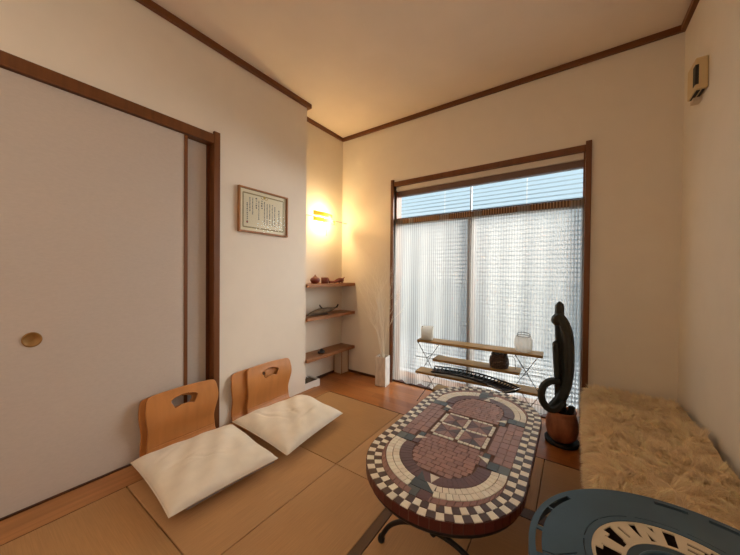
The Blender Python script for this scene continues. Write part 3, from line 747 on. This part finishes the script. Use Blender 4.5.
# outer disc: from an off-centre letter ring (radius .15) to the rim; built by blending centres
oc = (-.024, .025)
bm = bmesh.new(); n = 360; g = []
rad = [.139, .148, .1505, .152, .155, .170, .19, .21, .225, .240, .2465, .2575, .265, .269]
for j, r in enumerate(rad):
    t = min(1, max(0, (r-.155)/(.225-.155)))
    cx, cy = oc[0]*(1-t), oc[1]*(1-t)
    g.append([bm.verts.new((cx+r*math.cos(2*PI*k/n), cy+r*math.sin(2*PI*k/n), 0)) for k in range(n)])
slots = [(.2465, .2575, 160, 176), (.2465, .2575, 143, 159.2), (.2545, .2580, 122, 141), (.2465, .2575, 178, 192), (.1505, .1521, 145, 172), (.1505, .152, 118, 143), (.1505, .152, 84, 112), (.1505, .152, 60, 80), (.1505, .152, 176, 200),
         (.2465, .2575, 85, 98), (.2465, .2575, 60, 78)]
for j in range(len(rad)-1):
    for k in range(n):
        r = (rad[j]+rad[j+1])/2; a = k+.5
        if any(s[0] <= r <= s[1] and s[2] < a < s[3] for s in slots): continue
        if .17 < r and 190.2 < a < 191.0 and r < .26: continue
        bm.faces.new((g[j][k], g[j][(k+1) % n], g[j+1][(k+1) % n], g[j+1][k]))
lo = [v for v in bm.verts if not v.link_faces]; bmesh.ops.delete(bm, geom=lo, context='VERTS')
o = link_mesh('tabletop', bm, M['blue'], bt, smooth=False); o.location = (0, 0, BZ); s = o.modifiers.new('t', 'SOLIDIFY'); s.thickness = .003; s.offset = -1
bm = bmesh.new(); lathe(bm, [(.267, -.03), (.270, -.03), (.270, .001), (.267, .001), (.267, -.03)], (0, 0, BZ), 96, cap=False); link_mesh('rim', bm, M['blue'], bt, smooth=True)
bm = bmesh.new(); lathe(bm, [(.001, -.034), (.150, -.034), (.156, -.004)], (oc[0], oc[1], BZ), 64, cap=False); link_mesh('gap_shade', bm, mat('gap_shade_paint', lin((58, 34, 22)), .7), bt, smooth=True)  # added dark sheet, paints the shade seen through the letter gaps
# letters
bm = bmesh.new()
ZL = BZ+.0012
def arcpoly(pts):   # (angle deg, radius) polygon, densified along the angle
    out = []
    for (a, r), (a2, r2) in zip(pts, pts[1:]+pts[:1]):
        m_ = max(1, int(abs(a2-a)/2))
        for i in range(m_): t = i/m_; out.append((a+(a2-a)*t, r+(r2-r)*t))
    return [(oc[0]+r*math.cos(math.radians(a)), oc[1]+r*math.sin(math.radians(a))) for a, r in out]
def lett(*pts):
    prism(bm, arcpoly(list(pts)), ZL-.003, ZL+random.uniform(-.0002, .0002))
ro, ri = .1385, .088
n = 180
for a, b in ((.1325, .1390), (.0860, .0925)):
    for k in range(n):
        A0, A1 = 2*k, 2*k+2
        prism(bm, [(oc[0]+r*math.cos(math.radians(q)), oc[1]+r*math.sin(math.radians(q))) for q, r in ((A0, a), (A1, a), (A1, b), (A0, b))], ZL-.003, ZL)
# T
lett((152, .134), (176, .134), (176, .1205), (172, .1205), (171.5, .124), (157, .124), (156.5, .1205), (152, .1205)); lett((158, .125), (170, .125), (170, .090), (158, .090))
# O
lett((141.5, .134), (136.3, .134), (137.4, .098), (146, .098)); lett((133.8, .134), (122.8, .134), (123, .112), (122.5, .098), (134.6, .098)); lett((141, .134), (123, .134), (123.5, .127), (140.5, .127)); lett((147, .101), (121.5, .101), (120.5, .090), (150, .090))
# N
lett((116.5, .134), (109.5, .134), (114.5, .090), (122.5, .090)); lett((103, .134), (96.5, .134), (98, .090), (106, .090)); lett((114, .134), (108, .134), (98, .090), (107.5, .090))
# E
lett((88, .134), (80.5, .134), (80.5, .090), (88, .090)); lett((84, .134), (66, .134), (66, .1235), (84, .1235)); lett((84, .1165), (69, .1165), (69, .1070), (84, .1070)); lett((84, .1000), (66, .1000), (66, .090), (84, .090))
# rest of the ring, plain band outside the photo's frame
link_mesh('lettering', bm, mat('cream_paint', lin((214, 200, 176)), .6), bt)
bm = bmesh.new(); polar_sheet(bm, oc, .138, .1395, 180, BZ-.002, nr=1); polar_sheet(bm, oc, .001, .0865, 96, BZ, nr=3)
o = link_mesh('centre_plate', bm, M['bluedark'], bt); s = o.modifiers.new('t', 'SOLIDIFY'); s.thickness = .003; s.offset = -1
bm = bmesh.new(); tube(bm, [(oc[0]+.068*math.cos(2*PI*k/48), oc[1]+.068*math.sin(2*PI*k/48), BZ+.001) for k in range(49)], .003, 6, cap=False); link_mesh('raised_ring', bm, M['blue'], bt, smooth=True)
for k in range(4):
    a = PI/4+k*PI/2; ca, sa = math.cos(a), math.sin(a); bm = bmesh.new()
    tube(bm, [(.25*ca, .25*sa, BZ-.02), (.22*ca, .22*sa, .20), (.23*ca, .23*sa, .018)], .009, 8); link_mesh('leg', bm, M['bluedark'], bt, smooth=True)
bm = bmesh.new(); tube(bm, [(.22*math.cos(2*PI*k/48), .22*math.sin(2*PI*k/48), .20) for k in range(49)], .006, 6, cap=False); link_mesh('leg_ring', bm, M['bluedark'], bt, smooth=True)

# ------------------------------------------------------------------ bench with fur throws
bn = empty('low_bench', (.27, 1.80, 0), 0, 'low wooden bench along the right wall, draped with shaggy fur throws', 'bench')
link_mesh('bench_top', B((-.19, .215, -.52, .54, .235, .262)), M['stripy'], bn, bevel=.003)
for sx_ in (-1, 1):
    for sy_ in (-1, 1): link_mesh('leg', B((sx_*.16+.01-.02, sx_*.16+.01+.02, sy_*.48-.02, sy_*.48+.02, 0, .235)), M['stripy'], bn, bevel=.002)
M['hide'] = mat('sheepskin_hide', lin((240, 218, 178)), .95, spec=.05)
def fur_mat():
    m = attr_mat('sheep_wool', .85, .05); return m
M['wool'] = fur_mat()
def fur(x0, x1, y0, y1, ztop, droop_l, droop_f, lab, n, seed, lf=0.0):
    r = np.random.default_rng(seed)
    root = empty('fur_throw', ((x0+x1)/2, (y0+y1)/2, 0), 0, lab, 'fur throw', 'shaggy fur throws on the bench')
    cx, cy = (x0+x1)/2, (y0+y1)/2
    # surface: u in [-dl, x1-x0], v in [-df, y1-y0]; goes over the left edge and the front edge
    def surf(u, v):
        Rb = .05
        def bend(s):   # s>0 on top, s<0 hanging
            if s >= Rb: return s, 0.0
            a = (Rb-s)/Rb
            if a < PI/2: return Rb-Rb*math.sin(a), -Rb*(1-math.cos(a))
            return 0.0, -Rb-(a-PI/2)*Rb
        xa, za = bend(u); ya, zb = bend(v)
        lump = .014*math.sin(u*13+seed)*math.sin(v*9+seed*2)+.009*math.sin(v*21+u*8)+.005*math.sin(v*47-u*31)
        rim = -.018*max(0, 1-(x1-x0-u)/.06)*0
        far = (y1-y0-v); zf = -.020*max(0, 1-far/.05)**2
        return Vector((x0+xa-cx, y0+ya-cy, max(.045, ztop+za+zb+lump*(1 if u > 0 and v > 0 else .4)+zf)))
    NU, NV = 40, 64; bm = bmesh.new()
    us = [-droop_l+(x1-x0+droop_l)*i/NU for i in range(NU+1)]; vs_ = [-droop_f+(y1-y0+droop_f)*j/NV for j in range(NV+1)]
    g = [[bm.verts.new(surf(u, v)) for u in us] for v in vs_]
    for j in range(NV):
        for i in range(NU): bm.faces.new((g[j][i], g[j][i+1], g[j+1][i+1], g[j+1][i]))
    hide = link_mesh('hide', bm, M['hide'], root, smooth=True, recalc=False)
    # strands
    K = 5; V = np.zeros((n*(2*K-1), 3), np.float32); Fq = []; col = np.zeros((n*(2*K-1), 4), np.float32)
    rr = random.Random(seed); quads = []; tris = []
    clumps = [(rr.uniform(us[0], us[-1]), rr.uniform(vs_[0], vs_[-1]), rr.uniform(0, 2*PI), rr.uniform(-.6, 1)) for _ in range(520)]
    CU = np.array([c[:2] for c in clumps]); base = np.array(lin((248, 228, 198))[:3])
    for i in range(n):
        u = rr.uniform(us[0], us[-1]); v = rr.uniform(vs_[0], vs_[-1])
        dd = ((CU-[u, v])**2).sum(1); ci = int(dd.argmin()); cu, cv, ang, tone = clumps[ci]
        p = surf(u, v); e1 = surf(min(u+.004, us[-1]), v)-surf(u-.004, v); e2 = surf(u, v+.004)-surf(u, v-.004)
        nn = e1.cross(e2); nn = nn.normalized() if nn.length > 1e-9 else Vector((0, 0, 1))
        tx = (cu-u)*2.0; ty = (cv-v)*2.0
        flow = Vector((math.cos(ang)*.5+tx*14-.25, math.sin(ang)*.35+ty*14-.55, 0))
        flow = flow-nn*flow.dot(nn)
        L = rr.uniform(.026, .050); dirv = (nn*.9+flow*.65).normalized(); q = p.copy(); wd = rr.uniform(.0006, .0010)
        side = dirv.cross(Vector((rr.uniform(-1, 1), rr.uniform(-1, 1), rr.uniform(-1, 1)))).normalized()
        b0 = i*(2*K-1); tone_i = 1.02+.12*tone+rr.uniform(-.10, .10); k2 = rr.random()
        for k in range(K):
            ww = wd*(1-k/(K-1)*.8)
            if k < K-1:
                V[b0+2*k] = (q+side*ww); V[b0+2*k+1] = (q-side*ww)
                if k < K-2: quads.append((b0+2*k, b0+2*k+1, b0+2*k+3, b0+2*k+2))
            else:
                V[b0+2*k] = q; tris.append((b0+2*k-2, b0+2*k-1, b0+2*k))
            dirv = (dirv+flow*.12+Vector((rr.uniform(-.22, .22), rr.uniform(-.22, .22), -.16))).normalized(); q = q+dirv*L/(K-1)
            if q.x+cx > XR-.012: q.x = XR-.012-cx
            if q.y+cy > YW-.006: q.y = YW-.006-cy
            if q.z < .008: q.z = .008
        col[b0:b0+2*K-1, :3] = base*tone_i*((1, .97, .90) if k2 < .5 else (1, 1, 1)); col[b0:b0+2*K-1, 3] = 1
    me = bpy.data.meshes.new('wool'); me.from_pydata(V.tolist(), [], quads+tris); me.update()
    at = me.attributes.new('tint', 'FLOAT_COLOR', 'POINT'); at.data.foreach_set('color', np.clip(col, 0, 1).ravel())
    me.materials.append(M['wool']); o = bpy.data.objects.new('wool', me); COL.objects.link(o); o.parent = root; o['kind'] = 'stuff'
    return root
fur(.075, .470, 1.86, 2.325, .300, .10, .0, 'shaggy beige fur throw at the window end of the bench', 22000, 3)
fur(.070, .465, 1.255, 1.93, .318, .10, .10, 'shaggy beige fur throw on the near end of the bench, behind the blue table', 42000, 8)

# ------------------------------------------------------------------ twisted cactus in a terracotta pot
PX, PY = -.048, 2.10
tp = empty('terracotta_pot', (PX, PY, 0), 0, 'terracotta pot with dark saucer on the floorboards beside the fur bench', 'plant pot')
bm = bmesh.new(); lathe(bm, [(.055, .022), (.074, .045), (.084, .090), (.084, .125), (.074, .165), (.068, .178), (.075, .196), (.068, .198), (.062, .180), (.001, .172)], n=40, cap=False)
link_mesh('body', bm, mat('terracotta', lin((156, 98, 66)), .65, noise=((18, 18, 10), .45)), tp, smooth=True)
bm = bmesh.new(); lathe(bm, [(.072, 0), (.086, .004), (.090, .024), (.084, .024), (.080, .010), (.001, .008)], cap=False); link_mesh('saucer', bm, M['dark'], tp, smooth=True)
bm = bmesh.new(); lathe(bm, [(.064, .180), (.04, .188), (.001, .192)], cap=False); link_mesh('soil', bm, mat('soil', (.03, .02, .015), .95), tp, smooth=True)
ca = empty('twisted_cactus', (PX, PY, .185), 0, 'tall dark green twisted cactus with a looped arm in the terracotta pot', 'plant')
M['cactus'] = mat('dark_cactus_skin', lin((30, 33, 27)), .55, noise=((40, 40, 40), .3))
def ribbed(bm, pts, rs, ribs=5, n=30, depth=.22):
    up = None; rings = []
    for i, p in enumerate(pts):
        dv = (pts[min(i+1, len(pts)-1)]-pts[max(i-1, 0)]).normalized()
        if up is None: up = Vector((0, 1, 0)) if abs(dv.y) < .9 else Vector((1, 0, 0))
        up = (up-dv*up.dot(dv)).normalized(); s = dv.cross(up)
        rings.append([bm.verts.new(p+(up*math.cos(2*PI*k/n)+s*math.sin(2*PI*k/n))*rs[i]*(1-depth/2+depth/2*math.cos(ribs*2*PI*k/n))) for k in range(n)])
    for a, b in zip(rings, rings[1:]):
        for k in range(n): bm.faces.new((a[k], a[(k+1) % n], b[(k+1) % n], b[k]))
    bm.faces.new(rings[0][::-1]); bm.faces.new(rings[-1])
def arm(name, pts, r, taper=.2):
    P = spline([(x-PX, y-PY, z-.185) for x, y, z in pts], 8); n_ = len(P); bm = bmesh.new()
    rs = [r*min(1, math.sqrt(max(.02, (n_-1-i)/6))) for i in range(n_)]
    ribbed(bm, P, rs); return link_mesh(name, bm, M['cactus'], ca, smooth=True)
# front stem: rises, leans right, curls over at the top
arm('stem', [(-.10, 2.06, .20), (-.050, 2.06, .29), (-.024, 2.07, .40), (-.020, 2.07, .54), (-.026, 2.08, .64), (-.044, 2.08, .71), (-.068, 2.08, .748), (-.082, 2.08, .735), (-.082, 2.08, .70)], .031)
arm('stem', [(-.050, 2.12, .19), (-.056, 2.12, .35), (-.064, 2.12, .55), (-.070, 2.12, .70), (-.070, 2.12, .80), (-.070, 2.12, .845)], .026)
arm('stem', [(-.065, 2.085, .19), (-.072, 2.08, .38), (-.08, 2.085, .50), (-.084, 2.085, .58), (-.088, 2.085, .61)], .020)
# loop
loop = [(-.035, 2.03, .27), (-.072, 2.025, .225), (-.108, 2.02, .215), (-.140, 2.02, .245), (-.150, 2.02, .295), (-.138, 2.025, .345), (-.108, 2.03, .375), (-.076, 2.04, .38), (-.055, 2.06, .36)]
arm('looped_arm', loop, .021)
bm = bmesh.new(); tube(bm, spline([(.03, -.01, -.01), (.045, -.02, .03), (.048, -.02, .055)]), [.017]*16+[.008], 8)
link_mesh('offshoot', bm, M['cactus'], ca, smooth=True)

# ------------------------------------------------------------------ folding shelf unit by the window
UA = math.radians(3.5)
un = empty('folding_shelf', (-.590, 2.205, 0), UA, 'low folding wooden shelf unit on crossed wire legs before the curtains', 'shelf unit')
yd = .062
for x0, x1, z in ((-.428, .432, .478), (-.300, .300, .345), (-.44, .436, .228), (-.30, .30, .110)):
    link_mesh('shelf_board', B((x0, x1, -yd, yd, z-.009, z+.009)), M['unit'], un, bevel=.002)
for sx_ in (-1, 1):
    xc = sx_*.345
    for yy, q in ((-yd-.004, 1), (yd+.004, -1)):
        if True:
            bm = bmesh.new(); tube(bm, [(xc-q*.075, yy, .0025), (xc+q*.075, yy, .232), (xc-q*.075, yy, .475)], .0026, 6); link_mesh('leg', bm, M['steel'], un)
    def rod(a, b):
        bm = bmesh.new(); tube(bm, [a, b], .002, 6); link_mesh('cross_rod', bm, M['steel'], un)
    for z in (.118, .355):
        for yy in (-yd-.007, yd+.007): rod((xc-.085, yy, z), (xc+.085, yy, z))
        rod((xc, -yd-.007, z), (xc, yd+.007, z))
    for z in (.216, .463):
        for q in (-.075, .075): rod((xc+q, -yd-.004, z), (xc+q, yd+.004, z))
def on_unit(x, y=0, z=0): return (-.590+x*math.cos(UA)-y*math.sin(UA), 2.205+x*math.sin(UA)+y*math.cos(UA), z)
def frosted(name, c, tw_=.5):
    m = bpy.data.materials.new(name); m.use_nodes = True; n = m.node_tree; n.nodes.clear(); o = n.nodes.new('ShaderNodeOutputMaterial')
    tr = n.nodes.new('ShaderNodeBsdfTransparent'); tl = n.nodes.new('ShaderNodeBsdfTranslucent'); dfn = n.nodes.new('ShaderNodeBsdfDiffuse'); tl.inputs[0].default_value = c; dfn.inputs[0].default_value = c
    a = n.nodes.new('ShaderNodeMixShader'); a.inputs[0].default_value = .4; b = n.nodes.new('ShaderNodeMixShader'); b.inputs[0].default_value = tw_
    n.links.new(tl.outputs[0], a.inputs[1]); n.links.new(dfn.outputs[0], a.inputs[2]); n.links.new(a.outputs[0], b.inputs[1]); n.links.new(tr.outputs[0], b.inputs[2]); n.links.new(b.outputs[0], o.inputs[0]); return m
M['frost'] = frosted('frosted_glass', (.85, .84, .80, 1), .35)
# square frosted candle glass
x, y, _ = on_unit(-.365, .0)
sq = empty('square_glass_lantern', (x, y, .4875), .3, 'small square frosted glass holder on the left end of the folding shelf', 'candle holder')
bm = bmesh.new(); hs = .044; hh = .098
for a in ((-hs, hs, -hs, -hs+.004), (-hs, hs, hs-.004, hs), (-hs, -hs+.004, -hs+.004, hs-.004), (hs-.004, hs, -hs+.004, hs-.004)): box(bm, *a, 0, hh)
box(bm, -hs, hs, -hs, hs, 0, .006); link_mesh('glass_body', bm, M['frost'], sq, bevel=.001)
bm = bmesh.new(); lathe(bm, [(.026, .006), (.026, .055), (.001, .056)], n=20); link_mesh('candle', bm, M['white'], sq, smooth=True)
# round lantern
x, y, _ = on_unit(.315, .0)
rl = empty('round_glass_lantern', (x, y, .4875), 0, 'round ribbed pale glass lantern with wire handle on the right end of the folding shelf', 'lantern')
bm = bmesh.new(); n = 48
prof = [(.040, 0), (.050, .010), (.054, .040), (.053, .075), (.046, .098), (.040, .103)]
rings = [[bm.verts.new(((r*(1+.03*math.cos(12*2*PI*k/n)))*math.cos(2*PI*k/n), (r*(1+.03*math.cos(12*2*PI*k/n)))*math.sin(2*PI*k/n), z)) for k in range(n)] for r, z in prof]
for a, b in zip(rings, rings[1:]):
    for k in range(n): bm.faces.new((a[k], a[(k+1) % n], b[(k+1) % n], b[k]))
bm.faces.new(rings[0][::-1]); link_mesh('glass_body', bm, M['frost'], rl, smooth=True)
bm = bmesh.new(); tube(bm, [(.041*math.cos(2*PI*k/32), .041*math.sin(2*PI*k/32), .104) for k in range(33)], .0022, 6, cap=False); link_mesh('collar', bm, M['steel'], rl)
bm = bmesh.new(); tube(bm, spline([(-.041, 0, .104), (-.034, 0, .120), (0, 0, .128), (.034, 0, .120), (.041, 0, .104)]), .0022, 6); link_mesh('handle', bm, M['steel'], rl)
# woven basket on the second board
x, y, _ = on_unit(.165, .0)
bsk = empty('dark_basket', (x, y, .3545), 0, 'small dark round woven basket on the middle board of the folding shelf', 'basket')
bm = bmesh.new()
for i in range(9):
    z = .007+i*.0105; r = .050+.010*math.sin(PI*min(1, (i+1)/8))-.003*(i > 6)
    tube(bm, [(r*math.cos(2*PI*k/36), r*math.sin(2*PI*k/36), z+.002*math.sin(k*PI/1.5+i*PI)) for k in range(37)], .0058, 6, cap=False)
lathe(bm, [(.001, .004), (.05, .004)], cap=False)
M['wicker'] = mat('dark_wicker', lin((74, 58, 50)), .7, noise=((150, 150, 150), .5)); link_mesh('basket_body', bm, M['wicker'], bsk, smooth=True)
bm = bmesh.new(); tube(bm, spline([(-.052, 0, .088), (-.035, 0, .104), (0, 0, .108), (.035, 0, .104), (.052, 0, .088)]), .003, 6); link_mesh('handle', bm, M['wicker'], bsk, smooth=True)
bm = bmesh.new(); tube(bm, spline([(.052, 0, .085), (.09, 0, .083), (.102, 0, .06), (.104, 0, .03), (.104, 0, .003)]), .002, 6); link_mesh('wire_loop', bm, M['steel'], bsk)

# arched black rack lying over the third board
rk = empty('curved_rack', (-.57, 2.10, 0), 0, 'long curved black slatted rack resting across the lower board of the folding shelf', 'rack')
ctr = [(-.870, 2.105, .285), (-.70, 2.135, .286), (-.53, 2.115, .286), (-.40, 2.065, .284), (-.305, 2.015, .282)]
Pc = spline([(a+.57, b-2.10, c) for a, b, c in ctr], 6)
def offs(P, k):
    out = []
    for i, p in enumerate(P):
        dv = (P[min(i+1, len(P)-1)]-P[max(i-1, 0)]); nn = Vector((-dv.y, dv.x, 0)).normalized(); out.append(p+nn*k)
    return out
for k in (-.072, .072):
    bm = bmesh.new(); tube(bm, offs(Pc, k), .0055, 8); link_mesh('side_rail', bm, M['black'], rk, smooth=True)
L_, R_ = offs(Pc, -.072), offs(Pc, .072)
bm = bmesh.new()
for i in range(len(Pc)):
    a, b = L_[i], R_[i]; m_ = (a+b)/2-Vector((0, 0, .014)); tube(bm, spline([a, m_, b], 4), .004, 6)
    if i < len(Pc)-1:
        pass
link_mesh('crossbars', bm, M['black'], rk, smooth=True)
bm = bmesh.new(); mid = [p-Vector((0, 0, .010)) for p in Pc]; a = [p-Vector((0, 0, .012)) for p in offs(Pc, -.062)]; b = [p-Vector((0, 0, .012)) for p in offs(Pc, .062)]
va = [bm.verts.new(p) for p in a]; vb2 = [bm.verts.new(p) for p in b]
for i in range(len(va)-1): bm.faces.new((va[i], va[i+1], vb2[i+1], vb2[i]))
bmesh.ops.solidify(bm, geom=bm.faces[:], thickness=.003)
link_mesh('tray', bm, mat('dark_grey_tray', (.05, .048, .046), .35), rk, smooth=True)
for ia in (2, 12, 20):
    p = R_[ia]; bm = bmesh.new(); tube(bm, [p, (p.x, p.y, .2375)], .0035, 6); link_mesh('foot', bm, M['black'], rk, smooth=True)
bm = bmesh.new(); tube(bm, [L_[-1], R_[-1]], .004, 6); tube(bm, [L_[-1], L_[-1]+Vector((-.05, -.012, -.02))], .003, 6)
tube(bm, offs([p+Vector((0, 0, .004)) for p in Pc[17:]], -.079), .0025, 6); tube(bm, offs([p+Vector((0, 0, .004)) for p in Pc[17:]], .079), .0025, 6)
link_mesh('end_rail', bm, mat('pale_metal', (.5, .48, .45), .3, .8), rk, smooth=True)

# ------------------------------------------------------------------ added fill light behind the camera, shaped as a paper pendant
fill_lmp = empty('fill_pendant', (-.75, -.85, H), 0, 'added round paper pendant hanging unseen behind the camera as fill light', 'lamp')
bm = bmesh.new(); tube(bm, [(0, 0, -.001), (0, 0, -.36)], .004, 8); lathe(bm, [(.03, -.02), (.045, -.0005)], n=24); link_mesh('cord', bm, M['white'], fill_lmp)
bm = bmesh.new(); lathe(bm, [(.05, -.36)]+[(.20*math.sin(a*PI/12), -.53+.17*math.cos(a*PI/12)) for a in range(2, 11)]+[(.05, -.70)], n=40, cap=False)
link_mesh('fill_shade', bm, mat('fill_shade_glow', (.9, .88, .82), .9, emit=((1, .86, .66, 1), FILL_LAMP_W)), fill_lmp, smooth=True)
